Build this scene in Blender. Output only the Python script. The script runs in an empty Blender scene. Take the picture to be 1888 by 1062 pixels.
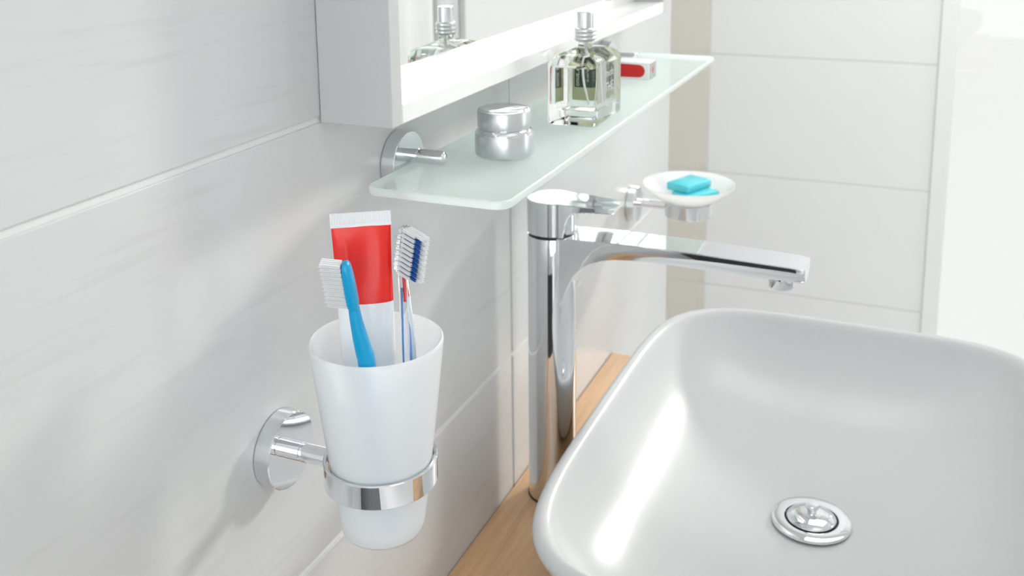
import bpy, bmesh, math, random
from mathutils import Vector, Matrix

random.seed(7)
SC = bpy.context.scene
COL = SC.collection

# ------------------------------------------------------------------ camera
# world: wall_left is the plane x=0, y runs away along it, z is up, the worktop is z=0 (metres)
FPX, CX, CY = 1890.0, 957.0, 170.0            # focal length and principal point in 1888x1062 pixels
CAM = Vector((0.400, -0.523, 0.6296))
right = Vector((0.92299142, 0.38467605, -0.01054386))
down = Vector((0.06365591, -0.17964324, -0.98167012))
fwd = Vector((-0.37951912, 0.90540192, -0.19029607))
cd = bpy.data.cameras.new('camera')
cam = bpy.data.objects.new('camera', cd)
COL.objects.link(cam)
m = Matrix.Identity(4)
for i, v in enumerate((right, -down, -fwd)):
    for j in range(3):
        m[j][i] = v[j]
m.translation = CAM
cam.matrix_world = m
cd.sensor_width = 36.0
cd.lens = FPX * 36.0 / 1888.0
cd.shift_x = (944.0 - CX) / 1888.0
cd.shift_y = -(531.0 - CY) / 1888.0
cd.clip_start = 0.02
cd.dof.use_dof = True
cd.dof.focus_distance = 0.66
cd.dof.aperture_fstop = 13.0
SC.camera = cam

# ------------------------------------------------------------------ world, sun, exposure
w = bpy.data.worlds.new('sky')
SC.world = w
w.use_nodes = True
bg = w.node_tree.nodes['Background']
bg.inputs[0].default_value = (0.96, 0.98, 1.0, 1)
bg.inputs[1].default_value = 2.4

sd = bpy.data.lights.new('sun', 'SUN')
sd.energy = 6.2
sd.angle = math.radians(6)
sd.color = (1.0, 0.98, 0.95)
sun = bpy.data.objects.new('sun', sd)
COL.objects.link(sun)
SUN_DIR = Vector((-0.355, -0.935, -0.33)).normalized()
sun.rotation_euler = SUN_DIR.to_track_quat('-Z', 'Y').to_euler()

def portal(name, loc, d, sx, sy):
    l = bpy.data.lights.new(name, 'AREA'); l.shape = 'RECTANGLE'; l.size = sx; l.size_y = sy
    l.cycles.is_portal = True
    o = bpy.data.objects.new(name, l); COL.objects.link(o)
    o.location = loc; o.rotation_euler = Vector(d).to_track_quat('-Z', 'Z').to_euler()
portal('far_window_portal', (0.705, 2.168, 0.33), (0, -1, 0), 0.57, 2.36)
portal('side_fill_portal', (2.40, 1.5, 0.55), (-1, 0, 0), 0.6, 1.7)  # opening of the side window added for fill
portal('back_fill_portal', (0.85, -2.10, 0.625), (0, 1, 0), 1.6, 1.95)  # opening of the back window added for fill

vs = SC.view_settings
vs.view_transform = 'Standard'
vs.look = 'None'
vs.exposure = 0.57
vs.gamma = 1.0
vs.use_curve_mapping = False
SC.cycles.use_denoising = True
SC.cycles.max_bounces = 14
SC.cycles.diffuse_bounces = 8
SC.cycles.glossy_bounces = 6
SC.cycles.transmission_bounces = 12
SC.cycles.transparent_max_bounces = 16
SC.cycles.sample_clamp_indirect = 6.0

# ------------------------------------------------------------------ materials
def new_mat(name):
    mt = bpy.data.materials.new(name)
    mt.use_nodes = True
    nt = mt.node_tree
    b = nt.nodes['Principled BSDF']
    return mt, nt, b

def plain(name, col, rough=0.4, metal=0.0, coat=0.0, trans=0.0, ior=1.45, sss=0.0, noise=0.0):
    mt, nt, b = new_mat(name)
    b.inputs['Base Color'].default_value = (*col, 1)
    b.inputs['Roughness'].default_value = rough
    b.inputs['Metallic'].default_value = metal
    b.inputs['Coat Weight'].default_value = coat
    b.inputs['Coat Roughness'].default_value = 0.03
    b.inputs['Transmission Weight'].default_value = trans
    b.inputs['IOR'].default_value = ior
    if name == 'glazed_ceramic':
        b.inputs['Specular IOR Level'].default_value = 0.28
    if sss:
        b.inputs['Subsurface Weight'].default_value = sss
        b.inputs['Subsurface Radius'].default_value = (0.004, 0.004, 0.004)
        b.inputs['Subsurface Scale'].default_value = 1.0
    if noise:
        tc = nt.nodes.new('ShaderNodeTexCoord')
        nz = nt.nodes.new('ShaderNodeTexNoise'); nz.inputs['Scale'].default_value = 60
        nz.inputs['Detail'].default_value = 4
        mr = nt.nodes.new('ShaderNodeMapRange')
        mr.inputs[3].default_value = max(0, rough - noise); mr.inputs[4].default_value = rough + noise
        nt.links.new(tc.outputs['Object'], nz.inputs['Vector'])
        nt.links.new(nz.outputs[0], mr.inputs[0])
        nt.links.new(mr.outputs[0], b.inputs['Roughness'])
    return mt

def streak_tile(name, c1, c2, rough, scale, bump=0.12, coat=0.25):
    """glazed tile with faint streaks running along its length"""
    mt, nt, b = new_mat(name)
    tc = nt.nodes.new('ShaderNodeTexCoord')
    mp = nt.nodes.new('ShaderNodeMapping'); mp.inputs['Scale'].default_value = scale
    nz = nt.nodes.new('ShaderNodeTexNoise')
    nz.inputs['Scale'].default_value = 1.0; nz.inputs['Detail'].default_value = 6; nz.inputs['Roughness'].default_value = 0.62
    cr = nt.nodes.new('ShaderNodeValToRGB')
    cr.color_ramp.elements[0].position = 0.25; cr.color_ramp.elements[0].color = (*c2, 1)
    cr.color_ramp.elements[1].position = 0.45; cr.color_ramp.elements[1].color = (*c1, 1)
    bp = nt.nodes.new('ShaderNodeBump'); bp.inputs['Strength'].default_value = bump; bp.inputs['Distance'].default_value = 0.002
    nt.links.new(tc.outputs['Object'], mp.inputs[0]); nt.links.new(mp.outputs[0], nz.inputs['Vector'])
    nt.links.new(nz.outputs[0], cr.inputs[0]); nt.links.new(cr.outputs[0], b.inputs['Base Color'])
    nt.links.new(nz.outputs[0], bp.inputs['Height']); nt.links.new(bp.outputs[0], b.inputs['Normal'])
    b.inputs['Roughness'].default_value = rough
    b.inputs['Coat Weight'].default_value = coat
    b.inputs['Coat Roughness'].default_value = 0.25
    return mt

def oak(name):
    mt, nt, b = new_mat(name)
    tc = nt.nodes.new('ShaderNodeTexCoord')
    mp = nt.nodes.new('ShaderNodeMapping'); mp.inputs['Scale'].default_value = (140, 7, 60)
    n1 = nt.nodes.new('ShaderNodeTexNoise'); n1.inputs['Scale'].default_value = 1; n1.inputs['Detail'].default_value = 8; n1.inputs['Roughness'].default_value = 0.6
    mp2 = nt.nodes.new('ShaderNodeMapping'); mp2.inputs['Scale'].default_value = (22, 1.6, 8)
    n2 = nt.nodes.new('ShaderNodeTexNoise'); n2.inputs['Scale'].default_value = 1; n2.inputs['Detail'].default_value = 3
    mx = nt.nodes.new('ShaderNodeMath'); mx.operation = 'MULTIPLY_ADD'; mx.inputs[1].default_value = 0.55
    m2 = nt.nodes.new('ShaderNodeMath'); m2.operation = 'MULTIPLY'; m2.inputs[1].default_value = 0.45
    cr = nt.nodes.new('ShaderNodeValToRGB')
    e = cr.color_ramp.elements
    e[0].position = 0.30; e[0].color = (0.46, 0.255, 0.125, 1)
    e[1].position = 0.68; e[1].color = (0.76, 0.51, 0.305, 1)
    x = e.new(0.48); x.color = (0.62, 0.385, 0.21, 1)
    bp = nt.nodes.new('ShaderNodeBump'); bp.inputs['Strength'].default_value = 0.25; bp.inputs['Distance'].default_value = 0.001
    L = nt.links.new
    L(tc.outputs['Object'], mp.inputs[0]); L(mp.outputs[0], n1.inputs['Vector'])
    L(tc.outputs['Object'], mp2.inputs[0]); L(mp2.outputs[0], n2.inputs['Vector'])
    L(n2.outputs[0], m2.inputs[0]); L(n1.outputs[0], mx.inputs[0]); L(m2.outputs[0], mx.inputs[2])
    L(mx.outputs[0], cr.inputs[0]); L(cr.outputs[0], b.inputs['Base Color'])
    L(mx.outputs[0], bp.inputs['Height']); L(bp.outputs[0], b.inputs['Normal'])
    b.inputs['Roughness'].default_value = 0.38
    return mt

def veil_glass(name, tint, body, veil, rough=0.03, body_trans=0.5, ior=1.5, blur=0.0):
    """satin sheet glass: part lets light straight through, part scatters it, mirror-like skin"""
    mt = bpy.data.materials.new(name); mt.use_nodes = True
    nt = mt.node_tree; N = nt.nodes; L = nt.links.new
    N.remove(N['Principled BSDF'])
    out = N['Material Output']
    if blur > 0:
        tr = N.new('ShaderNodeBsdfRefraction'); tr.inputs['Roughness'].default_value = blur; tr.inputs['IOR'].default_value = 1.12
    else:
        tr = N.new('ShaderNodeBsdfTransparent')
    tr.inputs[0].default_value = (*tint, 1)
    df = N.new('ShaderNodeBsdfDiffuse'); df.inputs[0].default_value = (*body, 1)
    tl = N.new('ShaderNodeBsdfTranslucent'); tl.inputs[0].default_value = (*body, 1)
    ms = N.new('ShaderNodeMixShader'); ms.inputs[0].default_value = body_trans
    L(df.outputs[0], ms.inputs[1]); L(tl.outputs[0], ms.inputs[2])
    mv = N.new('ShaderNodeMixShader'); mv.inputs[0].default_value = veil
    L(tr.outputs[0], mv.inputs[1]); L(ms.outputs[0], mv.inputs[2])
    gl = N.new('ShaderNodeBsdfGlossy'); gl.inputs['Roughness'].default_value = rough
    fr = N.new('ShaderNodeFresnel'); fr.inputs['IOR'].default_value = ior
    mg = N.new('ShaderNodeMixShader')
    geo = N.new('ShaderNodeNewGeometry')          # only the outer skin mirrors
    sb = N.new('ShaderNodeMath'); sb.operation = 'SUBTRACT'; sb.inputs[0].default_value = 1.0
    ml = N.new('ShaderNodeMath'); ml.operation = 'MULTIPLY'
    L(geo.outputs['Backfacing'], sb.inputs[1]); L(fr.outputs[0], ml.inputs[0]); L(sb.outputs[0], ml.inputs[1])
    L(ml.outputs[0], mg.inputs[0]); L(mv.outputs[0], mg.inputs[1]); L(gl.outputs[0], mg.inputs[2])
    L(mg.outputs[0], out.inputs[0])
    return mt

M = {}
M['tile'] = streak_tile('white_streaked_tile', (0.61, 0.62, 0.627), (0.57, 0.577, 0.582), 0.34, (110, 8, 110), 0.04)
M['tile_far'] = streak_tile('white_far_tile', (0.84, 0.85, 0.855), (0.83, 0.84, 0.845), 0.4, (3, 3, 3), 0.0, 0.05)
M['tile_beige'] = streak_tile('beige_stone_tile', (0.72, 0.69, 0.63), (0.60, 0.565, 0.50), 0.4, (6, 6, 7), 0.05)
M['grout'] = plain('pale_grout', (0.72, 0.725, 0.725), 0.8, noise=0.1)
M['plaster'] = plain('white_plaster', (0.86, 0.86, 0.85), 0.7, noise=0.1)
M['floor'] = plain('pale_floor_tile', (0.78, 0.77, 0.76), 0.35, noise=0.1)
M['oak'] = oak('oiled_oak')
M['chrome'] = plain('polished_chrome', (0.80, 0.815, 0.835), 0.035, 1.0)
M['satin'] = plain('satin_aluminium', (0.66, 0.68, 0.69), 0.30, 1.0)
M['mirror'] = plain('silvered_mirror', (0.93, 0.94, 0.93), 0.0, 1.0)
M['ceramic'] = plain('glazed_ceramic', (0.56, 0.57, 0.575), 0.27, 0.0, 0.0)
M['lacquer'] = plain('white_lacquer', (0.82, 0.82, 0.81), 0.22, 0.0, 0.2)
M['carcass'] = plain('pale_grey_melamine', (0.52, 0.53, 0.53), 0.45)
M['window_white'] = plain('white_window_frame', (0.85, 0.86, 0.86), 0.35)
M['pane'] = veil_glass('window_pane', (0.98, 0.99, 0.99), (0.9, 0.9, 0.9), 0.02, 0.01)
M['pane_tinted'] = veil_glass('sun_tinted_pane', (0.505, 0.505, 0.495), (0.9, 0.9, 0.9), 0.02, 0.01)
M['shelf'] = veil_glass('satin_shelf_glass', (0.945, 0.99, 0.98), (0.93, 0.985, 0.975), 0.36, 0.05, 0.45, 1.45)
M['shelf_edge'] = veil_glass('shelf_glass_edge', (0.70, 0.93, 0.87), (0.95, 0.985, 0.98), 0.88, 0.08, 0.4)
M['frost'] = veil_glass('frosted_tumbler_glass', (0.97, 0.985, 0.99), (0.99, 0.995, 0.995), 0.80, 0.3, 0.42, 1.25, 0.30)
M['dish'] = veil_glass('frosted_dish_glass', (0.95, 0.97, 0.97), (0.95, 0.955, 0.955), 0.85, 0.25, 0.5)
M['added_curtain'] = plain('white_curtain_cloth', (0.88, 0.88, 0.87), 0.8)
M['glass'] = plain('clear_bottle_glass', (0.985, 0.995, 0.99), 0.0, trans=1.0, ior=1.38)
M['liquid'] = plain('pale_green_perfume', (0.985, 0.99, 0.965), 0.0, trans=1.0, ior=0.965)
M['plastic_clear'] = plain('clear_toothbrush_plastic', (0.92, 0.95, 1.0), 0.03, trans=1.0, ior=1.35)
M['plastic_blue'] = plain('turquoise_blue_plastic', (0.0, 0.33, 0.62), 0.3, coat=0.05)
M['red'] = plain('glossy_red_print', (0.86, 0.018, 0.012), 0.3, coat=0.12)
M['red_box'] = plain('red_box_print', (0.62, 0.012, 0.008), 0.3, coat=0.2)
M['tube_white'] = plain('white_tube_plastic', (0.82, 0.84, 0.86), 0.25, coat=0.3)
M['bristle_white'] = plain('white_nylon_bristle', (0.90, 0.91, 0.92), 0.4, sss=0.3)
M['bristle_blue'] = plain('blue_nylon_bristle', (0.01, 0.09, 0.40), 0.4)
M['soap'] = plain('aqua_soap', (0.10, 0.60, 0.68), 0.35, sss=0.3)
M['label_green'] = plain('pale_green_label', (0.48, 0.53, 0.30), 0.5)
M['label_dark'] = plain('dark_green_label_print', (0.018, 0.045, 0.028), 0.5)
M['label_ink'] = plain('cream_label_ink', (0.80, 0.80, 0.62), 0.5)
M['label_pale'] = plain('pale_grey_print', (0.62, 0.63, 0.62), 0.5)
M['dark'] = plain('black_rubber', (0.02, 0.02, 0.022), 0.5)
M['card'] = plain('white_carton', (0.86, 0.87, 0.87), 0.35)
M['card_grey'] = plain('grey_carton_end', (0.38, 0.39, 0.39), 0.4)
M['dip'] = plain('milky_dip_tube', (0.85, 0.86, 0.80), 0.3)
M['door_dark'] = plain('dark_grey_door', (0.03, 0.03, 0.035), 0.4)

# ------------------------------------------------------------------ mesh helpers
def link(name, me, mat, parent=None, loc=None, smooth=None):
    o = bpy.data.objects.new(name, me)
    COL.objects.link(o)
    if mat is not None and not me.materials:
        me.materials.append(M[mat] if isinstance(mat, str) else mat)
    if smooth is not None:
        for p in me.polygons:
            p.use_smooth = True
        me.set_sharp_from_angle(angle=math.radians(smooth))
    if parent is not None:
        o.parent = parent
    if loc is not None:
        o.location = loc
    return o

def thing(name, label, cat, loc, group=None):
    o = bpy.data.objects.new(name, None)
    COL.objects.link(o)
    o.empty_display_size = 0.02
    o.location = loc
    o['label'] = label; o['category'] = cat
    if group:
        o['group'] = group
    return o

def tag(o, label, cat, group=None):
    o['label'] = label; o['category'] = cat
    if group:
        o['group'] = group
    return o

class MB:
    """collects world-space geometry, built relative to its thing's location"""
    def __init__(self):
        self.v = []; self.f = []
    def add(self, vs, fs):
        n = len(self.v)
        self.v += [Vector(p) for p in vs]
        self.f += [[i + n for i in q] for q in fs]
        return self
    def box(self, a, b):
        (x0, y0, z0), (x1, y1, z1) = a, b
        return self.add([(x0, y0, z0), (x1, y0, z0), (x1, y1, z0), (x0, y1, z0), (x0, y0, z1), (x1, y0, z1), (x1, y1, z1), (x0, y1, z1)],
                        [(0, 3, 2, 1), (4, 5, 6, 7), (0, 1, 5, 4), (1, 2, 6, 5), (2, 3, 7, 6), (3, 0, 4, 7)])
    def loft(self, loops, cap=True, closed=False):
        n = len(loops[0]); vs = [p for l in loops for p in l]; fs = []
        k = len(loops)
        for i in range(k if closed else k - 1):
            j = (i + 1) % k
            for q in range(n):
                r = (q + 1) % n
                fs.append((i * n + q, i * n + r, j * n + r, j * n + q))
        if cap and not closed:
            fs.append(tuple(reversed(range(n))))
            fs.append(tuple((k - 1) * n + q for q in range(n)))
        return self.add(vs, fs)
    def lathe(self, prof, origin, axis='z', seg=64):
        """prof: (radius, height) pairs; radius 0 closes with a fan"""
        o = Vector(origin); loops = []; ends = [None, None]
        def P(r, h, t):
            c, s = r * math.cos(t), r * math.sin(t)
            if axis == 'z':
                return o + Vector((c, s, h))
            return o + Vector((h, c, s))
        vs = []; fs = []; rows = []
        for r, h in prof:
            if r < 1e-7:
                rows.append([len(vs)]); vs.append(P(0, h, 0))
            else:
                rows.append(list(range(len(vs), len(vs) + seg)))
                vs += [P(r, h, 2 * math.pi * k / seg) for k in range(seg)]
        for a, b in zip(rows, rows[1:]):
            for q in range(seg):
                r = (q + 1) % seg
                if len(a) == 1 and len(b) == 1:
                    continue
                if len(a) == 1:
                    fs.append((a[0], b[r], b[q]))
                elif len(b) == 1:
                    fs.append((a[q], a[r], b[0]))
                else:
                    fs.append((a[q], a[r], b[r], b[q]))
        return self.add(vs, fs)
    def build(self, name, mat, parent=None, base=None, smooth=None, bevel=0.0, segs=2, sub=0):
        if base is None:
            base = Vector(parent.location) if parent is not None else Vector((0, 0, 0))
            if parent is not None and parent.parent is not None:
                base = Vector(parent.location) + Vector(parent.parent.location)
        base = Vector(base)
        me = bpy.data.meshes.new(name)
        me.from_pydata([tuple(p - base) for p in self.v], [], self.f)
        bm = bmesh.new(); bm.from_mesh(me)
        bmesh.ops.recalc_face_normals(bm, faces=bm.faces)
        if bevel > 0:
            es = [e for e in bm.edges if len(e.link_faces) == 2 and e.calc_face_angle(0) > 0.6]
            bmesh.ops.bevel(bm, geom=es, offset=bevel, segments=segs, profile=0.5, affect='EDGES', clamp_overlap=True)
        bm.to_mesh(me); bm.free()
        o = link(name, me, mat, parent, None if parent is not None else base, smooth)
        if sub:
            md = o.modifiers.new('smooth', 'SUBSURF'); md.levels = sub; md.render_levels = sub
        return o

def rbox_loop(cx, cy, hx, hy, r, z, n=6):
    """rounded rectangle loop in the xy plane"""
    pts = []
    for (sx, sy, a0) in ((1, 1, 0), (-1, 1, 90), (-1, -1, 180), (1, -1, 270)):
        for k in range(n + 1):
            a = math.radians(a0 + 90 * k / n)
            pts.append((cx + sx * (hx - r) + r * math.cos(a), cy + sy * (hy - r) + r * math.sin(a), z))
    return pts

def super_loop(cx, cy, a, b, n, z, seg=96):
    pts = []
    for k in range(seg):
        t = 2 * math.pi * k / seg
        c, s = math.cos(t), math.sin(t)
        # ray direction scaled so that samples spread evenly around the outline
        dx, dy = a * c, b * s
        l = math.hypot(dx, dy); dx /= l; dy /= l
        r = (abs(dx / a) ** n + abs(dy / b) ** n) ** (-1.0 / n)
        pts.append((cx + r * dx, cy + r * dy, z))
    return pts

def sweep(path, wdir, sizes, seg=16, n=2.6):
    """loops of a superelliptic section along a path; sizes = (half width along wdir, half thickness)"""
    loops = []
    P = [Vector(p) for p in path]
    for i, p in enumerate(P):
        t = (P[min(i + 1, len(P) - 1)] - P[max(i - 1, 0)]).normalized()
        a = Vector(wdir); a = (a - t * a.dot(t)).normalized()
        b = t.cross(a)
        hw, ht = sizes[i]
        lp = []
        for k in range(seg):
            g = 2 * math.pi * k / seg
            c, s = math.cos(g), math.sin(g)
            lp.append(p + a * (hw * math.copysign(abs(c) ** (2 / n), c)) + b * (ht * math.copysign(abs(s) ** (2 / n), s)))
        loops.append(lp)
    return loops

def interp(pts, n):
    """Catmull-Rom resample"""
    P = [Vector(p) for p in pts]; out = []
    for i in range(len(P) - 1):
        p0, p1, p2, p3 = P[max(i - 1, 0)], P[i], P[i + 1], P[min(i + 2, len(P) - 1)]
        for k in range(n):
            t = k / n
            out.append(0.5 * ((2 * p1) + (p2 - p0) * t + (2 * p0 - 5 * p1 + 4 * p2 - p3) * t * t + (3 * p1 - p0 - 3 * p2 + p3) * t ** 3))
    out.append(P[-1])
    return out

def structure(o):
    o['kind'] = 'structure'
    return o

# ------------------------------------------------------------------ the room
ZF, ZC = -0.85, 1.65
YE = 1.055          # where the left wall ends
YW = 2.17           # far wall
WR = 1.02           # right edge of the far window
wall = structure(MB().box((-0.14, -2.1, ZF), (-0.0014, YE - 0.001, ZC)).build('wall_left', 'grout'))
wall['label'] = 'white tiled bathroom wall along the left side'

def tile(name, size, mat, parent, loc, cache={}):
    key = (name, tuple(round(s, 4) for s in size), mat)
    if key in cache:
        o = bpy.data.objects.new(name, cache[key]); COL.objects.link(o); o.parent = parent
    else:
        sx, sy, sz = (s / 2 for s in size)
        o = MB().box((-sx, -sy, -sz), (sx, sy, sz)).build(name, mat, parent, base=(0, 0, 0), bevel=0.0009, segs=2)
        cache[key] = o.data
    o.location = loc
    return o

G = 0.0044
zrows = [0.1516 + 0.3239 * k for k in range(-4, 6)]
ycols = [-2.1, -0.595, 0.405, YE]
for z0, z1 in zip(zrows, zrows[1:]):
    z0c, z1c = max(z0, ZF), min(z1, ZC)
    if z1c - z0c < 0.05:
        continue
    for y0, y1 in zip(ycols, ycols[1:]):
        ye = y1 if y1 == YE else y1 - G / 2
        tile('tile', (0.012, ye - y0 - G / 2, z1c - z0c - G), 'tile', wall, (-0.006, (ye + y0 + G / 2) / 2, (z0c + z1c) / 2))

far = structure(MB().box((-1.1, YW + 0.0015, ZF), (0.392, YW + 0.16, ZC)).build('wall_far', 'grout'))
far['label'] = 'far tiled wall with a beige column beside white tiles'
fz = [0.204 + 0.324 * k for k in range(-4, 6)]
for z0, z1 in zip(fz, fz[1:]):
    z0c, z1c = max(z0, ZF), min(z1, ZC)
    if z1c - z0c < 0.05:
        continue
    for x0, x1, mt in ((-0.99, -0.5825, 'tile_beige'), (-0.5825, -0.175, 'tile_beige'), (-0.175, 0.392, 'tile_far')):
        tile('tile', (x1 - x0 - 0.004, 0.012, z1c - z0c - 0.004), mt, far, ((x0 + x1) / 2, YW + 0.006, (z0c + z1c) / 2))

structure(MB().box((-1.1, 0.9, ZF), (-1.0, YW + 0.1, ZC)).build('wall_recess', 'plaster'))
structure(MB().box((-1.1, 0.9, ZF), (-0.14, 1.0, ZC)).build('wall_recess_front', 'plaster'))
wr = MB().box((2.4, -2.2, ZF), (2.5, 1.2, ZC)).box((2.4, 1.8, ZF), (2.5, YW + 0.2, ZC)).box((2.4, 1.2, ZF), (2.5, 1.8, -0.3)).box((2.4, 1.2, 1.40), (2.5, 1.8, ZC))
structure(wr.build('wall_right', 'plaster'))
structure(MB().box((-0.14, -2.2, ZF), (0.05, -2.1, ZC)).box((1.65, -2.2, ZF), (2.5, -2.1, ZC)).box((0.05, -2.2, ZF), (1.65, -2.1, -0.35)).box((0.05, -2.2, 1.60), (1.65, -2.1, ZC)).build('wall_back', 'plaster'))
structure(MB().box((WR, YW, ZF), (2.45, YW + 0.16, ZC)).build('wall_far_right', 'plaster'))
structure(MB().box((0.39, YW, 1.5), (WR + .01, YW + 0.16, ZC)).build('wall_far_lintel', 'plaster'))
structure(MB().box((-1.1, -2.2, ZC), (2.5, YW + 0.2, ZC + 0.1)).build('ceiling', 'plaster'))
structure(MB().box((-1.1, -2.2, ZF - 0.1), (2.5, YW + 0.2, ZF)).build('floor', 'floor'))

win = structure(bpy.data.objects.new('window_1', None)); COL.objects.link(win)
win.location = (1.17, YW + 0.05, ZF)
fr = MB()
fr.box((0.392, YW - 0.008, ZF), (0.430, YW + 0.10, 1.5)).box((WR - .04, YW, ZF), (WR, YW + 0.10, 1.5))
fr.box((0.43, YW, ZF), (WR - .04, YW + 0.10, ZF + 0.05)).box((0.43, YW, 1.46), (WR - .04, YW + 0.10, 1.5))
fr.build('window_frame', 'window_white', win)
MB().box((0.43, YW + 0.055, ZF + 0.05), (WR - .04, YW + 0.061, 1.46)).build('pane', 'pane_tinted', win)

side_fill_win = structure(bpy.data.objects.new('added_side_window', None)); COL.objects.link(side_fill_win)  # unseen side window, added to brighten the left wall
side_fill_win.location = (2.45, 1.5, -0.3)
fr = MB()
fr.box((2.41, 1.2, -0.3), (2.49, 1.8, -0.25)).box((2.41, 1.2, 1.35), (2.49, 1.8, 1.40)).box((2.41, 1.2, -0.25), (2.49, 1.25, 1.35)).box((2.41, 1.75, -0.25), (2.49, 1.8, 1.35))
fr.build('window_frame', 'window_white', side_fill_win)
MB().box((2.447, 1.25, -0.25), (2.453, 1.75, 1.35)).build('pane', 'pane', side_fill_win)

curt = MB()  # white cloth added out of view to brighten the mirror reflection
curt.loft([[(1.02 + 0.5 * t / 24, 2.135 + 0.010 * math.sin(t * 1.7), z) for t in range(25)] + [(1.02 + 0.5 * t / 24, 2.1365 + 0.010 * math.sin(t * 1.7), z) for t in range(24, -1, -1)] for z in (ZF + .02, 1.58)])
tag(curt.build('added_curtain', 'added_curtain', base=(1.27, 2.135, ZF + .02), smooth=60), 'white cloth added beside the tall window to whiten the mirror reflection', 'added_curtain')

back_fill_win = structure(bpy.data.objects.new('added_back_window', None)); COL.objects.link(back_fill_win)  # unseen back window, added to light the surfaces facing the camera
back_fill_win.location = (0.85, -2.15, -0.35)
fr = MB()
fr.box((0.05, -2.19, -0.35), (1.65, -2.11, -0.30)).box((0.05, -2.19, 1.55), (1.65, -2.11, 1.60)).box((0.05, -2.19, -0.30), (0.10, -2.11, 1.55)).box((1.60, -2.19, -0.30), (1.65, -2.11, 1.55))
fr.build('window_frame', 'window_white', back_fill_win)
MB().box((0.10, -2.153, -0.30), (1.60, -2.147, 1.55)).build('pane', 'pane', back_fill_win)

# unseen stand-ins, added for the dark reflections in the chrome
lc = thing('cabinet_stand_in', 'low black cabinet standing in for a dark thing the chrome reflects', 'cabinet', (0.16, -1.15, ZF))
MB().box((0.001, -1.85, ZF), (0.30, -0.42, -0.03)).build('body', 'door_dark', lc, bevel=0.003)
for y0, y1 in ((-1.845, -1.138), (-1.132, -0.425)):
    dd = MB().box((0.30, y0, ZF + .06), (0.318, y1, -0.035)).build('door', 'door_dark', lc, bevel=0.002)
    MB().box((0.318, (y0 + y1) / 2 - .06, -0.10), (0.326, (y0 + y1) / 2 + .06, -0.09)).build('handle', 'chrome', dd, base=Vector(lc.location))
mt_ = MB().lathe([(0, 0), (0.25, 0), (0.262, .006), (0.262, .016), (0.25, .024), (0, .026)], (1.36, 1.86, ZF + .001)).build('mat_stand_in', 'door_dark', base=(1.36, 1.86, ZF), smooth=50)  # added so the holder's rosette reflects a dark patch
tag(mt_, 'round black mat standing in for a dark thing the chrome reflects', 'bath mat')

for lx, ly, en, lab in ((1.0, -0.3, 1, 'flat white square fill lamp added unseen on the ceiling near the back'), (0.62, 1.25, 9, 'flat white square fill lamp added unseen on the ceiling near the tall window')):  # unseen fill lamps, added to brighten the room
    lamp = thing('added_fill_lamp', lab, 'lamp', (lx, ly, ZC))
    MB().box((lx - .5, ly - .5, ZC - 0.05), (lx + .5, ly + .5, ZC - 0.001)).build('housing', 'lacquer', lamp, bevel=0.004)
    ad = bpy.data.lights.new('added_fill_light', 'AREA'); ad.shape = 'SQUARE'; ad.size = 0.96; ad.energy = en
    ad.color = (1.0, 0.99, 0.98)
    ao = bpy.data.objects.new('added_fill_light', ad); COL.objects.link(ao); ao.parent = lamp; ao.location = (0, 0, -0.053)

# ------------------------------------------------------------------ worktop
wt = MB().box((0.0005, 0.03, -0.045), (0.58, 0.757, 0.0)).build('worktop', 'oak', bevel=0.0015)
tag(wt, 'oak wooden worktop under the white washbasin', 'worktop')

# ------------------------------------------------------------------ washbasin
BX, BY = 0.318, 0.409
A0, B0 = 0.2225, 0.290
prof = [(0.0005, .100, 4), (0.003, .094, 4), (0.02, .072, 4.2), (0.05, .042, 4.6), (0.08, .019, 4.9), (0.100, .006, 5), (0.110, .0012, 5), (0.1155, .0, 5),
        (0.1190, .0030, 5), (0.1205, .0075, 5), (0.1195, .0115, 5), (0.1150, .0152, 5), (0.106, .0195, 4.9), (0.090, .0285, 4.7),
        (0.070, .045, 4.4), (0.054, .068, 4.0), (0.0435, .095, 3.4), (0.0375, .122, 2.8)]
loops = [super_loop(BX, BY, A0 - d, B0 - d, n, z) for z, d, n in prof]
loops += [super_loop(BX - .003, BY, .075, .118, 2.4, .0338), super_loop(.311, BY, .052, .070, 2.1, .0305), super_loop(.311, BY, .037, .037, 2, .0282), super_loop(.311, BY, .02, .02, 2, .0280)]
basin = MB().loft(loops).build('washbasin', 'ceramic', base=(BX, BY, 0), smooth=80, sub=1)
tag(basin, 'white ceramic vessel washbasin with rounded corners on the wooden worktop', 'washbasin')

dr = thing('drain_plug', 'round chrome drain plug in the bottom of the washbasin', 'drain plug', (0.311, BY, 0.0300))
O = (0.311, BY, 0.0300)
MB().lathe([(0.024, .002), (0.0255, .0042), (0.034, .0046), (0.0368, .0036), (0.0376, .0010), (0.036, -.0004), (0.024, -.0004), (0.024, .002)], O).build('flange', 'chrome', dr, smooth=35)
MB().lathe([(0, .003), (0.0222, .0034), (0.0232, .0048), (0.0222, .0064), (0.017, .0088), (0.011, .0102), (0.0, .0106)], O).build('dome', 'chrome', dr, smooth=40)
MB().lathe([(0.0044, .0095), (0.0044, .0135), (0.0066, .0160), (0.0070, .0175), (0.0060, .0190), (0.0, .0196)], O, seg=32).build('knob', 'chrome', dr, smooth=50)
MB().lathe([(0, .0024), (0.0236, .0024), (0.0236, .0030), (0, .0030)], O).build('seal', 'dark', dr)

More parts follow.
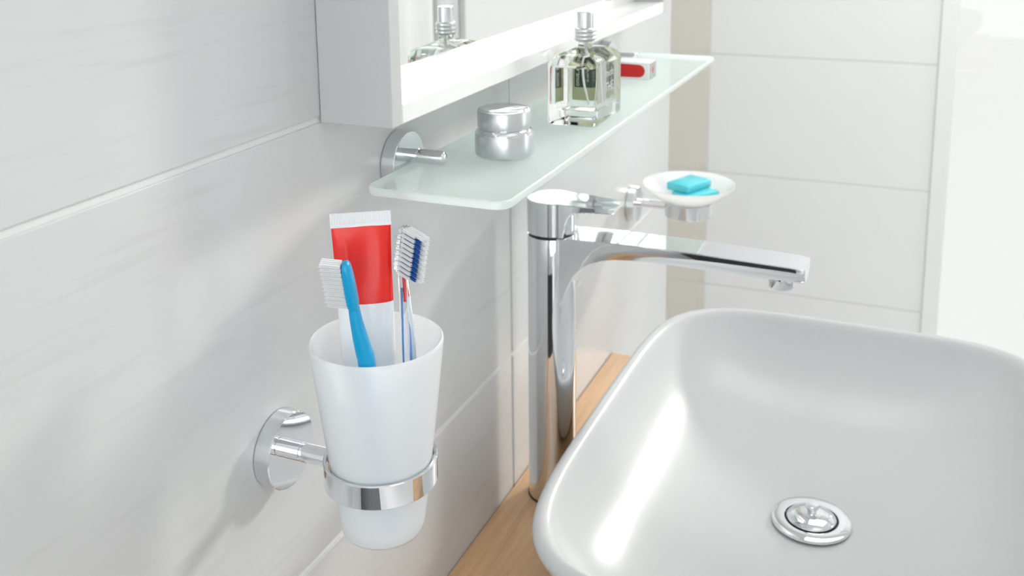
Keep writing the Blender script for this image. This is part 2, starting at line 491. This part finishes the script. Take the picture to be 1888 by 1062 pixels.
# ------------------------------------------------------------------ faucet
FX, FY = 0.045, 0.409
fa = thing('basin_faucet', 'tall chrome single lever faucet beside the washbasin', 'faucet', (FX, FY, 0))
R0 = 0.0260
ang = math.atan2(0.0215, 0.0146)
sec = []
for k in range(41):
    t = ang + (2 * math.pi - 2 * ang) * k / 40
    sec.append((R0 * math.cos(t), R0 * math.sin(t)))
for k in range(1, 12):
    u = k / 12
    yy = -0.0215 + 0.043 * u
    sec.append((0.0146 + 0.0082 * (1 - (2 * u - 1) ** 2), yy))
zs = [0.0, 0.006, 0.05, 0.12, 0.2, 0.25, 0.2885, 0.2905]
bl = []
for z in zs:
    s = 0.985 if z == 0.2905 else 1.0 + 0.03 * (1 - min(z, .29) / .29)
    bl.append([(FX + x * s, FY + y * s, z) for x, y in sec])
MB().loft(bl).build('faucet_body', 'chrome', fa, smooth=25)
# spout: stations along x, flat top, sides whose lower edge is chamfered, hollow under the neck
def lin(tab, x):
    for (x0, a), (x1, b) in zip(tab, tab[1:]):
        if x <= x1:
            return a + (b - a) * max(0.0, (x - x0)) / (x1 - x0)
    return tab[-1][1]
S_TOP = [(0.040, .2903), (0.075, .2934), (0.12, .2946), (0.20, .2943), (0.285, .2918), (0.2968, .2906)]
S_BOT = [(0.040, .200), (0.0600, .200), (0.0606, .212), (0.0620, .2235), (0.0645, .2345), (0.068, .2440), (0.0725, .2525), (0.078, .2595), (0.085, .2660), (0.093, .2708), (0.102, .2742), (0.114, .2768), (0.13, .2780), (0.16, .2785), (0.20, .2778), (0.2968, .2764)]
S_HW = [(0.040, .0215), (0.07, .0215), (0.27, .0199), (0.2920, .0196), (0.2958, .0186), (0.2968, .0172)]
S_CH = [(0.040, 0.0), (0.085, 0.0), (0.15, .0040), (0.2968, .0042)]
sx = sorted(set([p[0] for p in S_TOP + S_BOT + S_HW] + [0.24, 0.18, 0.15]))
lps = []
for x in sx:
    zt, zb_, hw, ch = lin(S_TOP, x), lin(S_BOT, x), lin(S_HW, x), lin(S_CH, x)
    zm = zb_ + (zt - zb_) * 0.52 if ch > 0 else zb_ + .0005
    lp = []
    for s_ in (-1, 1):
        q = [(hw - ch - .0004, zb_), (hw - ch * .92, zb_ + .0005), (hw - ch * .35, zb_ + (zm - zb_) * .55), (hw, zm + .0003), (hw, zt - .0007), (hw - .0007, zt)]
        q = [(x, FY + s_ * a, b) for a, b in q]
        lp += q if s_ == 1 else list(q)
    lps.append(lp[:6] + lp[6:][::-1])
MB().loft(lps).build('spout', 'chrome', fa, smooth=28)
MB().lathe([(0, .2770), (0.0118, .2770), (0.0118, .2660), (0.0110, .2648), (0.0092, .2645), (0.0090, .2662), (0.0, .2664)], (0.2735, FY, 0), seg=40).build('aerator', 'chrome', fa, smooth=35)
MB().lathe([(0, .2900), (0.0244, .2900), (0.0244, .2932), (0, .2932)], (FX, FY, 0)).build('gap_ring', 'dark', fa)
# handle: cap that turns into a lever, undercut at the front
st = []
RH = 0.0262
for k in range(0, 25):
    x = -RH * math.cos(math.pi * 0.66 * k / 24)
    st.append((x, math.sqrt(max(RH * RH - x * x, 1e-8))))
xl, hl = st[-1]
for k in range(1, 15):
    u = k / 14
    x = xl + (0.0690 - xl) * u
    st.append((x, hl + (0.0178 - hl) * (u * u * (3 - 2 * u)) - (0.0035 * max(0, (u - 0.93) / 0.07))))
def h_bot(x):
    if x < 0.0185: return 0.2932
    if x < 0.0345:
        u = (x - 0.0185) / 0.016
        return 0.2932 + 0.0278 * math.sqrt(max(0, 1 - (1 - u) ** 2))
    return 0.3210 + 0.0012 * min(1, (x - 0.0345) / 0.03)
def h_top(x):
    return 0.3285 if x < 0.0 else 0.3285 - 0.0012 * min(1, x / 0.06)
extra = []
for x, hw in st:
    extra.append((x, hw))
# extra stations through the undercut curve
xs = sorted(set([round(x, 6) for x, _ in extra] + [0.0184, 0.0186, 0.019, 0.0195, 0.0205, 0.022, 0.024, 0.0265, 0.029, 0.032, 0.0345]))
def hw_at(x):
    for (x0, h0), (x1, h1) in zip(extra, extra[1:]):
        if x0 <= x <= x1 + 1e-9:
            return h0 + (h1 - h0) * (x - x0) / max(x1 - x0, 1e-9)
    return extra[-1][1]
hl_ = []
for x in xs:
    hw = max(hw_at(x), 0.0008); zb, zt = h_bot(x), h_top(x)
    b_ = 0.0008
    hl_.append([(FX + x, FY - hw, zb + b_), (FX + x, FY - hw, zt - b_), (FX + x, FY - hw + min(b_, hw / 2), zt), (FX + x, FY - hw * .5, zt - .0003), (FX + x, FY, zt - .0005), (FX + x, FY + hw * .5, zt - .0003), (FX + x, FY + hw - min(b_, hw / 2), zt),
                (FX + x, FY + hw, zt - b_), (FX + x, FY + hw, zb + b_), (FX + x, FY + hw - min(b_, hw / 2), zb), (FX + x, FY - hw + min(b_, hw / 2), zb)])
MB().loft(hl_).build('lever', 'chrome', fa, smooth=30)
MB().lathe([(0, .2915), (0.0150, .2915), (0.0150, .3195), (0, .3195)], (FX + .0095, FY, 0), seg=40).build('cartridge_sleeve', 'chrome', fa, smooth=35)
MB().lathe([(0, 0.0004), (0.0275, 0.0004), (0.0275, 0.0022), (0.0262, 0.003), (0, 0.003)], (FX, FY, 0)).build('base_ring', 'dark', fa, smooth=35)

# ------------------------------------------------------------------ tumbler holder, tumbler
HX, HZ = 0.0810, 0.2640
th = thing('tumbler_holder', 'chrome wall holder whose ring carries the frosted tumbler', 'holder', (0, 0, HZ))
def rosette(parent, y, z, r, x1=0.0120, name='rosette'):
    return MB().lathe([(0, 0.0006), (r, 0.0006), (r, x1 - .0007), (r - .0007, x1), (0, x1)], (0, y, z), 'x', 72).build(name, 'chrome', parent, smooth=30)
rosette(th, 0, HZ - 0.001, 0.0260)
MB().lathe([(0, .0118), (0.0064, .0118), (0.0064, .0205), (0.0058, .0209), (0.0058, .0215), (0.0064, .0219), (0.0064, .0400), (0.0064, .0455), (0, .0455)], (0, 0, HZ), 'x', 40).build('arm', 'chrome', th, smooth=35)
MB().lathe([(0.0343, .2588), (0.0363, .2584), (0.0368, .2590), (0.0368, .2738), (0.0362, .2745), (0.0348, .2743), (0.0343, .2735), (0.0343, .2588)], (HX, 0, 0), 'z', 96).build('ring', 'chrome', th, smooth=35)

cup = MB().lathe([(0, .2226), (0.0215, .2226), (0.0252, .2236), (0.0268, .2262), (0.0277, .2310), (0.0290, .2410), (0.0330, .2730), (0.0380, .3140), (0.0424, .3530),
                  (0.0423, .3548), (0.0414, .3556), (0.0404, .3548), (0.0400, .3530), (0.0356, .3140), (0.0304, .2730), (0.0258, .2340), (0.0240, .2300), (0.0200, .2282), (0, .2278)],
                 (0.0814, 0, 0), 'z', 96).build('tumbler', 'frost', base=(0.0814, 0, .2226), smooth=50)
tag(cup, 'conical frosted white glass tumbler holding toothbrushes and a red tube', 'tumbler')

# ------------------------------------------------------------------ toothpaste tube
tb = thing('toothpaste_tube', 'red and white toothpaste tube standing upside down in the tumbler', 'toothpaste tube', (0.080, 0.0, 0.232))
cb, ct = Vector((0.0790, -0.0030, 0.255)), Vector((0.0722, 0.0018, 0.436))
wd0, wd1 = Vector((0.93, 0.36, 0)).normalized(), Vector((0.838, 0.546, 0)).normalized()
def tube_loop(z, shrink=0.0, seg=40):
    u = (z - .255) / (.436 - .255)
    c = cb.lerp(ct, u); c.z = z
    wd = wd0.lerp(wd1, u).normalized(); nd = Vector((-wd.y, wd.x, 0))
    hw = 0.0140 + (0.0176 - 0.0140) * max(0.0, min(1, u * 1.6)) ** 0.8
    hw += 0.0010 * max(0, (z - .400) / .036)
    tt = 0.0105 * min(1.0, max(0.0, 1 - u)) ** 0.75 + 0.0009
    if z >= .4275: tt = 0.0009
    lp = []
    for k in range(seg):
        g = 2 * math.pi * k / seg
        cc, ss = math.cos(g), math.sin(g)
        lp.append(c + wd * (hw - shrink) * math.copysign(abs(cc) ** 0.85, cc) + nd * (tt - shrink * .4) * math.copysign(abs(ss) ** 1.1, ss))
    return lp
zw = [.255, .262, .275, .29, .31, .33, .35, .365, .3788]
zr = [.3788, .385, .393, .40, .407, .414, .42, .424, .4280]
bodyw = MB().loft([tube_loop(.250, .004)] + [tube_loop(z) for z in zw])
bodyw.build('tube_body', 'tube_white', tb, smooth=50)
# the red front: dented where the flat end presses it in
rl = []
for z in zr:
    lp = tube_loop(z)
    u = (z - .3788) / (.428 - .3788)
    n2 = []
    for k, p in enumerate(lp):
        g = 2 * math.pi * k / 40
        dent = 0.0016 * math.exp(-((math.cos(g) + 0.42) / 0.16) ** 2) * math.sin(math.pi * min(1, u * 1.1)) - 0.0012 * math.exp(-((math.cos(g) - 0.15) / 0.3) ** 2) * math.sin(math.pi * u)
        c = sum(lp, Vector()) / len(lp)
        wd = wd1; nd = Vector((-wd.y, wd.x, 0))
        sgn = 1 if math.sin(g) > 0 else -1
        n2.append(p + nd * sgn * dent if abs(math.sin(g)) > .2 else p)
    rl.append(n2)
MB().loft(rl).build('red_print', 'red', tb, smooth=60)
cr = MB()
c0, c1 = ct.copy(), ct.copy()
wd, nd = wd1, Vector((-wd1.y, wd1.x, 0))
lo, hi, mid = .4275, .4362, .4298
N = 44
hwc = 0.0188
fl = []
def crimp_pt(u, side, z, d):
    c = cb.lerp(ct, (z - .255) / (.436 - .255)); c.z = z
    return c + wd * (hwc * (2 * u - 1)) + nd * side * d
cr.loft([[crimp_pt(0, -1, z, .0010), crimp_pt(1, -1, z, .0010), crimp_pt(1, 1, z, .0010), crimp_pt(0, 1, z, .0010)] for z in (lo, mid - .0004)])
rows = []
for z in (mid - .0004, hi):
    row = []
    for i in range(N + 1):
        row.append(crimp_pt(i / N, -1, z, .0012 if i % 2 else .0008))
    for i in range(N, -1, -1):
        row.append(crimp_pt(i / N, 1, z, .0012 if i % 2 else .0008))
    rows.append(row)
cr.loft(rows)
cr.build('crimped_end', 'tube_white', tb)
MB().lathe([(0, .2286), (0.0105, .2286), (0.0112, .2300), (0.0120, .2490), (0.0112, .2500), (0, .2500)], (0.0790, -0.003, 0), 'z', 32).build('screw_cap', 'tube_white', tb, smooth=40)

# ------------------------------------------------------------------ toothbrushes
def tuft_mesh(name, length, rad, mat, nb=16, tip=0.0006):
    b = MB(); rnd = random.Random(3)
    for k in range(nb):
        a = 2.399963 * k; r = rad * math.sqrt((k + .5) / nb)
        y, z = r * math.cos(a), r * math.sin(a)
        br = rad * 0.27; dy, dz = y * .06, z * .06
        L = length + rnd.uniform(-tip, tip)
        p0 = [(0, y + br * math.cos(q * 2.0944), z + br * math.sin(q * 2.0944)) for q in range(3)]
        p1 = [(L, y + dy + br * .8 * math.cos(q * 2.0944), z + dz + br * .8 * math.sin(q * 2.0944)) for q in range(3)]
        b.loft([p0, p1])
    me = bpy.data.meshes.new(name)
    me.from_pydata([tuple(p) for p in b.v], [], b.f)
    me.materials.append(M[mat])
    return me

def put_tuft(me, parent, base, p, d):
    o = bpy.data.objects.new('bristle_tuft', me)
    COL.objects.link(o); o.parent = parent
    o.location = Vector(p) - Vector(base)
    o.rotation_euler = Vector(d).to_track_quat('X', 'Z').to_euler()
    return o

# blue brush: leans on the front of the rim, bristles towards the wall
b1 = Vector((0.0960, -0.0150, 0.2325))
bt = thing('toothbrush', 'turquoise blue toothbrush with white bristles leaning at the front of the tumbler', 'toothbrush', b1)
camdir = (CAM - Vector((0.09, -0.03, 0.38))).normalized()
left = Vector((-0.90, -0.40, 0.10)).normalized()
wv = left.cross(Vector((0.0, -0.05, 1))).normalized()
path = interp([b1, (0.0945, -0.0235, .295), (0.0926, -0.0300, .3520), (0.0918, -0.0318, .3620), (0.0895, -0.0345, .380), (0.0886, -0.0360, .3925)], 5)
sz = []
for i in range(len(path)):
    u = i / (len(path) - 1)
    sz.append((0.0046 + 0.0010 * math.sin(math.pi * min(1, u * 1.2)) - .0012 * max(0, (u - .75) / .25), 0.0042 + 0.0012 * math.sin(math.pi * min(1, u * 1.25)) - .0010 * max(0, (u - .7) / .3)))
MB().loft(sweep(path, wv, sz, 12, 3.2)).build('handle', 'plastic_blue', bt, smooth=45, sub=1)
h0, h1 = Vector((0.0890, -0.0362, .3905)), Vector((0.0884, -0.0428, .4218))
hp = [h0.lerp(h1, t) for t in (0, .04, .12, .3, .5, .7, .86, .94, .985, 1)]
hs = [(.0036, .0022), (.0048, .0032), (.0056, .0036), (.0060, .0036), (.0059, .0035), (.0055, .0033), (.0048, .0030), (.0040, .0026), (.0028, .0018), (.0012, .0009)]
head = MB().loft(sweep(hp, wv, hs, 16, 3.4)).build('head', 'plastic_blue', bt, smooth=50, sub=1)
tuft = tuft_mesh('bristle_tuft_white', 0.0118, 0.0011, 'bristle_white')
for i in range(11):
    u = 0.08 + 0.84 * i / 10
    c = h0.lerp(h1, u)
    for j in (-1.5, -.5, .5, 1.5):
        put_tuft(tuft, head, b1, c + wv * (j * 0.0026) + left * .0028, left + Vector((0, 0, .02)))

# clear brush: behind it to the right, bristles away from the wall
c1_ = Vector((0.0965, 0.0115, 0.2325))
ctb = thing('toothbrush', 'transparent toothbrush with white and blue bristles at the right of the tumbler', 'toothbrush', c1_)
bd = Vector((0.90, -0.20, -0.30)).normalized()
wv2 = Vector((0.62, -0.30, 0)).normalized()
path = interp([c1_, (0.1015, 0.006, .300), (0.1055, -0.002, .3494), (0.1005, 0.005, .3740), (0.0975, 0.0085, .3900), (0.0960, 0.0095, .3990)], 5)
sz = []
for i in range(len(path)):
    u = i / (len(path) - 1)
    wdt = 0.0062 if u < .5 else 0.0062 - 0.0036 * ((u - .5) / .5) ** 0.8
    sz.append((wdt, 0.0030 - 0.0006 * u))
MB().loft(sweep(path, wv2, sz, 16, 2.8)).build('handle', 'plastic_clear', ctb, smooth=50, sub=1)
core = interp([c1_ + Vector((0, 0, .004)), (0.1015 - .003, 0.006, .300), (0.1055 - .0035, -0.0010, .3494), (0.1005 - .002, 0.0055, .3740), (0.0970, 0.0088, .3880)], 6)
MB().loft(sweep(core, wv2, [(0.0012 - .0006 * i / len(core), 0.0008) for i in range(len(core))], 8, 2)).build('blue_core', plain('pale_blue_core', (0.10, 0.32, 0.80), 0.3), ctb, smooth=50)
core = interp([(0.1000, 0.0060, .3800), (0.0985, 0.0082, .3890), (0.0972, 0.0092, .3965)], 4)
MB().loft(sweep(core, wv2, [(0.0009, 0.0006)] * len(core), 8, 2)).build('red_core', 'red', ctb, smooth=50)
h0, h1 = Vector((0.0940, 0.0095, .3972)), Vector((0.0980, 0.0125, .4282))
sp_ = (h1 - h0).normalized()
wv3 = sp_.cross(bd).normalized()
hp, hs = [], []
for i in range(45):
    t = i / 44
    env = math.sqrt(max(0.02, 1 - abs(2 * t - 1) ** 6))
    rib = 0.00035 * math.cos(t * 9 * 2 * math.pi)
    hp.append(h0.lerp(h1, t)); hs.append((0.0058 * env + rib, 0.0024 * env + rib * .6))
headc = MB().loft(sweep(hp, wv3, hs, 16, 2.6)).build('head', 'plastic_clear', ctb, smooth=60)
tshort = tuft_mesh('bristle_tuft_short', 0.0098, 0.00105, 'bristle_white', 16, .0005)
tblue = tuft_mesh('bristle_tuft_blue', 0.0128, 0.00105, 'bristle_blue', 16, .0006)
tlong = tuft_mesh('bristle_tuft_long', 0.0150, 0.00110, 'bristle_white', 16, .0010)
for i in range(10):
    u = 0.07 + 0.86 * i / 9
    c = h0.lerp(h1, u)
    for j, me in ((-1.5, tlong), (-.5, tlong), (.5, tblue), (1.5, tshort)):
        if me is tblue and i == 9:
            me = tlong
        put_tuft(me, headc, c1_, c + wv3 * (-j * 0.0025) + bd * .0018, bd + sp_ * 0.02)

# ------------------------------------------------------------------ mirror cabinet
mc = thing('mirror_cabinet', 'pale grey shadow box mirror cabinet hanging above the glass shelf', 'cabinet', (0.0, 0.435, 0.4735))
CY0, CY1, CZ0, CZ1, CXF = 0.070, 0.800, 0.4735, 1.15, 0.058
XM = 0.0175
MB().box((0.0006, CY0, CZ0), (CXF, CY0 + .0142, CZ1)).build('side_panel', 'carcass', mc, bevel=0.0006)
MB().box((0.0006, CY1 - .0142, CZ0), (CXF, CY1, CZ1)).build('side_panel', 'carcass', mc, bevel=0.0006)
MB().box((0.0006, CY0 + .0142, CZ0), (CXF, CY1 - .0142, CZ0 + .0145)).build('bottom_ledge', 'lacquer', mc, bevel=0.0012)
MB().box((0.0006, CY0 + .0142, CZ1 - .0145), (CXF, CY1 - .0142, CZ1)).build('top_ledge', 'lacquer', mc, bevel=0.0012)
MB().box((0.0006, CY0 + .0142, CZ0 + .0145), (XM - .001, CY1 - .0142, CZ1 - .0145)).build('back_panel', 'lacquer', mc)
mp_ = MB().box((XM - .001, CY0 + .0142, 0.4995), (XM, CY1 - .0142, CZ1 - .0145)).build('mirror_pane', 'mirror', mc)
mp_['label'] = 'recessed mirror'
MB().box((XM - .001, CY0 + .0142, CZ0 + .0145), (XM + .001, CY1 - .0142, 0.4995)).build('mirror_strip', 'lacquer', mc)

# ------------------------------------------------------------------ glass shelf
SX0, SX1, SY0, SY1, SZ0, SZ1 = 0.0135, 0.1285, 0.1000, 0.7850, 0.4135, 0.4200
sh = thing('glass_shelf', 'pale green satin glass shelf with rounded corners under the mirror cabinet', 'shelf', (0, 0.4425, SZ0))
cxs, cys, hxs, hys = (SX0 + SX1) / 2, (SY0 + SY1) / 2, (SX1 - SX0) / 2, (SY1 - SY0) / 2
RC = 0.012
gp = MB()
gp.loft([rbox_loop(cxs, cys, hxs - .0012, hys - .0012, RC - .001, z, 8) for z in (SZ0, SZ1)], cap=True)
gp.f = [f for f in gp.f if len(f) > 4]
gp.build('glass_panel', 'shelf', sh)
eb = MB()
eb.loft([rbox_loop(cxs, cys, hxs - d, hys - d, RC - d, z, 8) for d, z in ((.0012, SZ0), (.0003, SZ0 + .0005), (0, SZ0 + .0012), (0, SZ1 - .0012), (.0003, SZ1 - .0005), (.0012, SZ1))], cap=False)
eb.build('polished_edge', 'shelf_edge', sh, smooth=40)['label'] = 'bright polished glass edge'
for y in (0.175, SY1 - 0.075):
    rs = rosette(sh, y, 0.4190, 0.0260, name='bracket')
    MB().lathe([(0, .0118), (0.0058, .0118), (0.0058, .0205), (0.0052, .0209), (0.0052, .0214), (0.0058, .0218), (0.0058, .0420), (0.0052, .0436), (0.0035, .0447), (0, .0452)], (0, y, 0.4258), 'x', 40).build('pin', 'chrome', rs, base=Vector(sh.location), smooth=50)

# ------------------------------------------------------------------ jar
JX, JY = 0.0745, 0.2215
jr = thing('cosmetic_jar', 'satin silver cosmetic jar with a polished lid on the glass shelf', 'jar', (JX, JY, SZ1))
O = (JX, JY, SZ1 + .0003)
MB().lathe([(0, 0), (0.0215, 0), (0.0232, .0008), (0.0238, .0022), (0, .0022)], O).build('base_ring', 'chrome', jr, smooth=50)
MB().lathe([(0, .0022), (0.0238, .0022), (0.0240, .0030), (0.0240, .0185), (0.0238, .0190), (0, .0190)], O).build('jar_body', 'satin', jr, smooth=35)
MB().lathe([(0, .0190), (0.0237, .0190), (0.0234, .0205), (0.0218, .0228), (0.0205, .0236), (0.0205, .0242), (0, .0242)], O).build('shoulder', 'chrome', jr, smooth=50)
MB().lathe([(0, .0242), (0.0216, .0242), (0.0218, .0250), (0.0218, .0372), (0.0212, .0382), (0.0196, .0386), (0, .0386)], O).build('lid', 'satin', jr, smooth=35)
MB().lathe([(0.0196, .0380), (0.0192, .0392), (0.0180, .0398), (0.0120, .0403), (0, .0405)], O).build('lid_disc', 'chrome', jr, smooth=60)

# ------------------------------------------------------------------ perfume bottle
PX0, PX1, PY0, PY1 = 0.0660, 0.1140, 0.3380, 0.4170
px, py, phx, phy = (PX0 + PX1) / 2, (PY0 + PY1) / 2, (PX1 - PX0) / 2, (PY1 - PY0) / 2
pb = thing('perfume_bottle', 'clear square glass perfume bottle with silver spray cap on the glass shelf', 'perfume bottle', (px, py, SZ1))
zb = SZ1 + .0003
gl = []
for d, z, r in ((.003, 0, .003), (.0008, .0010, .004), (0, .003, .0045), (0, .050, .0045), (0, .056, .005), (.0012, .0600, .006), (.0045, .0632, .0075), (.010, .0655, .009)):
    gl.append(rbox_loop(px, py, phx - d, phy - d, r, zb + z, 6))
nseg = len(gl[0])
for rr, z in ((.0105, .0672), (.0082, .0690), (.0080, .0745)):
    lp = []
    for p in gl[-1] if len(gl) < 9 else gl[7]:
        a = math.atan2(p[1] - py, p[0] - px)
        lp.append((px + rr * math.cos(a), py + rr * math.sin(a), zb + z))
    gl.append(lp)
MB().loft(gl).build('glass_body', 'glass', pb, smooth=40)
lq = [rbox_loop(px, py, phx - d, phy - d, r, zb + z, 6) for d, z, r in ((.0090, .0135, .003), (.0070, .0150, .004), (.0065, .018, .004), (.0065, .0520, .004), (.0072, .0524, .004))]
MB().loft(lq).build('perfume', 'liquid', pb, smooth=40)
MB().loft(sweep(interp([(px + .001, py, zb + .073), (px + .001, py - .001, zb + .055), (px + .003, py - .002, zb + .035), (px + .0085, py - .004, zb + .017)], 6), (1, 0, 0), [(.0011, .0011)] * 19, 10, 2)).build('dip_tube', 'dip', pb, smooth=60)
O = (px, py, zb)
MB().lathe([(0, .0735), (0.0086, .0735), (0.0090, .0745), (0.0102, .0752), (0.0102, .0768), (0.0094, .0778), (0.0104, .0790), (0.0104, .0806), (0.0095, .0816), (0.0104, .0828), (0.0103, .0845), (0.0094, .0858), (0.0080, .0862), (0, .0862)], O, seg=48).build('ribbed_collar', 'satin', pb, smooth=60)
MB().lathe([(0, .0855), (0.0078, .0855), (0.0079, .0865), (0.0079, .1005), (0.0074, .1012), (0, .1012)], O, seg=48).build('spray_cap', 'satin', pb, smooth=35)
# printed back label, inside the far face, with a dark band and a row of upright letters
lb = MB().box((px - .0172, PY1 - .0070, zb + .016), (px + .0050, PY1 - .0066, zb + .0515)).build('label', 'label_green', pb)
lb['label'] = 'green paper label with dark band'
MB().box((px - .0150, PY1 - .0074, zb + .0275), (px + .0045, PY1 - .0070, zb + .0465)).build('dark_band', 'label_dark', lb, base=Vector(pb.location))

def text_mesh(s, size, name):
    cu = bpy.data.curves.new(name, 'FONT'); cu.body = s; cu.size = size; cu.align_x = 'CENTER'; cu.align_y = 'CENTER'; cu.extrude = 0.00005
    o = bpy.data.objects.new(name, cu); COL.objects.link(o)
    dg = bpy.context.evaluated_depsgraph_get()
    me = bpy.data.meshes.new_from_object(o.evaluated_get(dg))
    bpy.data.objects.remove(o)
    return me
me = text_mesh('Branuo', 0.0058, 'lettering')
o = link('lettering', me, 'label_ink', lb)
o.matrix_local = Matrix.Translation(Vector((px - .0115, PY1 - .0076, zb + .0370)) - Vector(pb.location)) @ Matrix.Rotation(math.radians(90), 4, 'X') @ Matrix.Rotation(math.radians(-90), 4, 'Z')
me = text_mesh('Illuere', 0.0050, 'lettering')
o = link('lettering', me, 'label_ink', lb)
o.matrix_local = Matrix.Translation(Vector((px - .0015, PY1 - .0076, zb + .0390)) - Vector(pb.location)) @ Matrix.Rotation(math.radians(90), 4, 'X') @ Matrix.Rotation(math.radians(-90), 4, 'Z')
for s, z, size in (('mure', .045, .011), ('THE', .0315, .0125), ('ILLUER', .0185, .0085)):
    me = text_mesh(s, size, 'side_print')
    o = link('side_print', me, 'label_pale', pb)
    o.matrix_local = Matrix.Translation(Vector((PX1 + .00012, py, zb + z)) - Vector(pb.location)) @ Matrix.Rotation(math.radians(90), 4, 'Z') @ Matrix.Rotation(math.radians(90), 4, 'X')

# ------------------------------------------------------------------ small red and white carton behind the bottle
RX0, RX1, RY0, RY1, RZ0, RZ1 = 0.0540, 0.0950, 0.5860, 0.6140, SZ1 + .0003, SZ1 + .0205
rb = thing('small_carton', 'small white carton with a red rounded panel lying behind the perfume bottle', 'carton', ((RX0 + RX1) / 2, (RY0 + RY1) / 2, SZ1))
MB().box((RX0, RY0, RZ0), (RX1, RY1, RZ1)).build('carton_body', 'card', rb, bevel=0.0012)
pts = []
r_ = 0.0072
for k in range(13):
    a = math.radians(-90 + 180 * k / 12)
    pts.append((RX1 - .0125 + r_ * math.cos(a), (RZ0 + RZ1) / 2 + r_ * math.sin(a)))
pts += [(RX0 + .004, (RZ0 + RZ1) / 2 + r_ + .0006), (RX0 + .004, (RZ0 + RZ1) / 2 - r_ - .0004)]
MB().loft([[(x, y, z) for x, z in pts] for y in (RY0 - .0003, RY0 + .0002)]).build('red_panel', 'red_box', rb)
MB().box((RX1 - .0002, RY0 + .0015, RZ0 + .001), (RX1 + .0004, RY1 - .0015, RZ1 - .001)).build('end_flap', 'card_grey', rb)
MB().box((RX1 + .0003, RY0 + .0110, RZ0 + .0075), (RX1 + .0006, RY0 + .0165, RZ0 + .0140)).build('red_mark', 'red_box', rb)

# ------------------------------------------------------------------ soap dish and soaps
DX, DY = 0.0845, 0.8380
sh2 = thing('soap_dish_holder', 'chrome wall holder whose ring carries the soap dish', 'holder', (0, DY, .193))
rosette(sh2, DY, 0.1930, 0.0255)
MB().lathe([(0, .0118), (0.0062, .0118), (0.0062, .0205), (0.0056, .0209), (0.0056, .0215), (0.0062, .0219), (0.0062, .0530), (0, .0530)], (0, DY, .1955), 'x', 40).build('arm', 'chrome', sh2, smooth=35)
MB().lathe([(0.0310, .1858), (0.0330, .1854), (0.0335, .1860), (0.0335, .2038), (0.0329, .2045), (0.0315, .2043), (0.0310, .2035), (0.0310, .1858)], (DX, DY, 0), 'z', 80).build('ring', 'chrome', sh2, smooth=35)
sd_ = MB().lathe([(0, .1905), (0.0290, .1905), (0.0300, .1925), (0.0302, .2050), (0.0360, .2075), (0.0480, .2140), (0.0590, .2235), (0.0640, .2300), (0.0637, .2312), (0.0625, .2310), (0.0570, .2250), (0.0460, .2172), (0.0340, .2108), (0.0200, .2090), (0, .2085)],
                 (DX, DY, 0), 'z', 80).build('soap_dish', 'dish', base=(DX, DY, .1905), smooth=60)
tag(sd_, 'shallow frosted glass soap dish with two aqua soap bars', 'soap dish')
def soap(c, e1, hl, hwid, z0, z1, label):
    e1 = Vector((*e1, 0)).normalized(); e2 = Vector((-e1.y, e1.x, 0)); c = Vector((*c, 0))
    b = MB()
    lp = []
    for d, z in ((.001, z0), (0, z0 + .001), (0, z1 - .001), (.001, z1)):
        l0 = rbox_loop(0, 0, hl - d, hwid - d, .002, 0, 3)
        lp.append([c + e1 * p[0] + e2 * p[1] + Vector((0, 0, z)) for p in l0])
    o = b.loft(lp).build('soap_bar', 'soap', base=(c.x, c.y, z0), smooth=50)
    return tag(o, label, 'soap', 'aqua soap bars')
soap((0.0945, 0.8370), (0.582, 0.813), 0.0280, 0.0185, .2102, .2212, 'aqua soap bar lying directly in the dish, under the other')
soap((0.0825, 0.8480), (0.40, 0.916), 0.0275, 0.0185, .2214, .2320, 'aqua soap bar lying on top of the other bar')
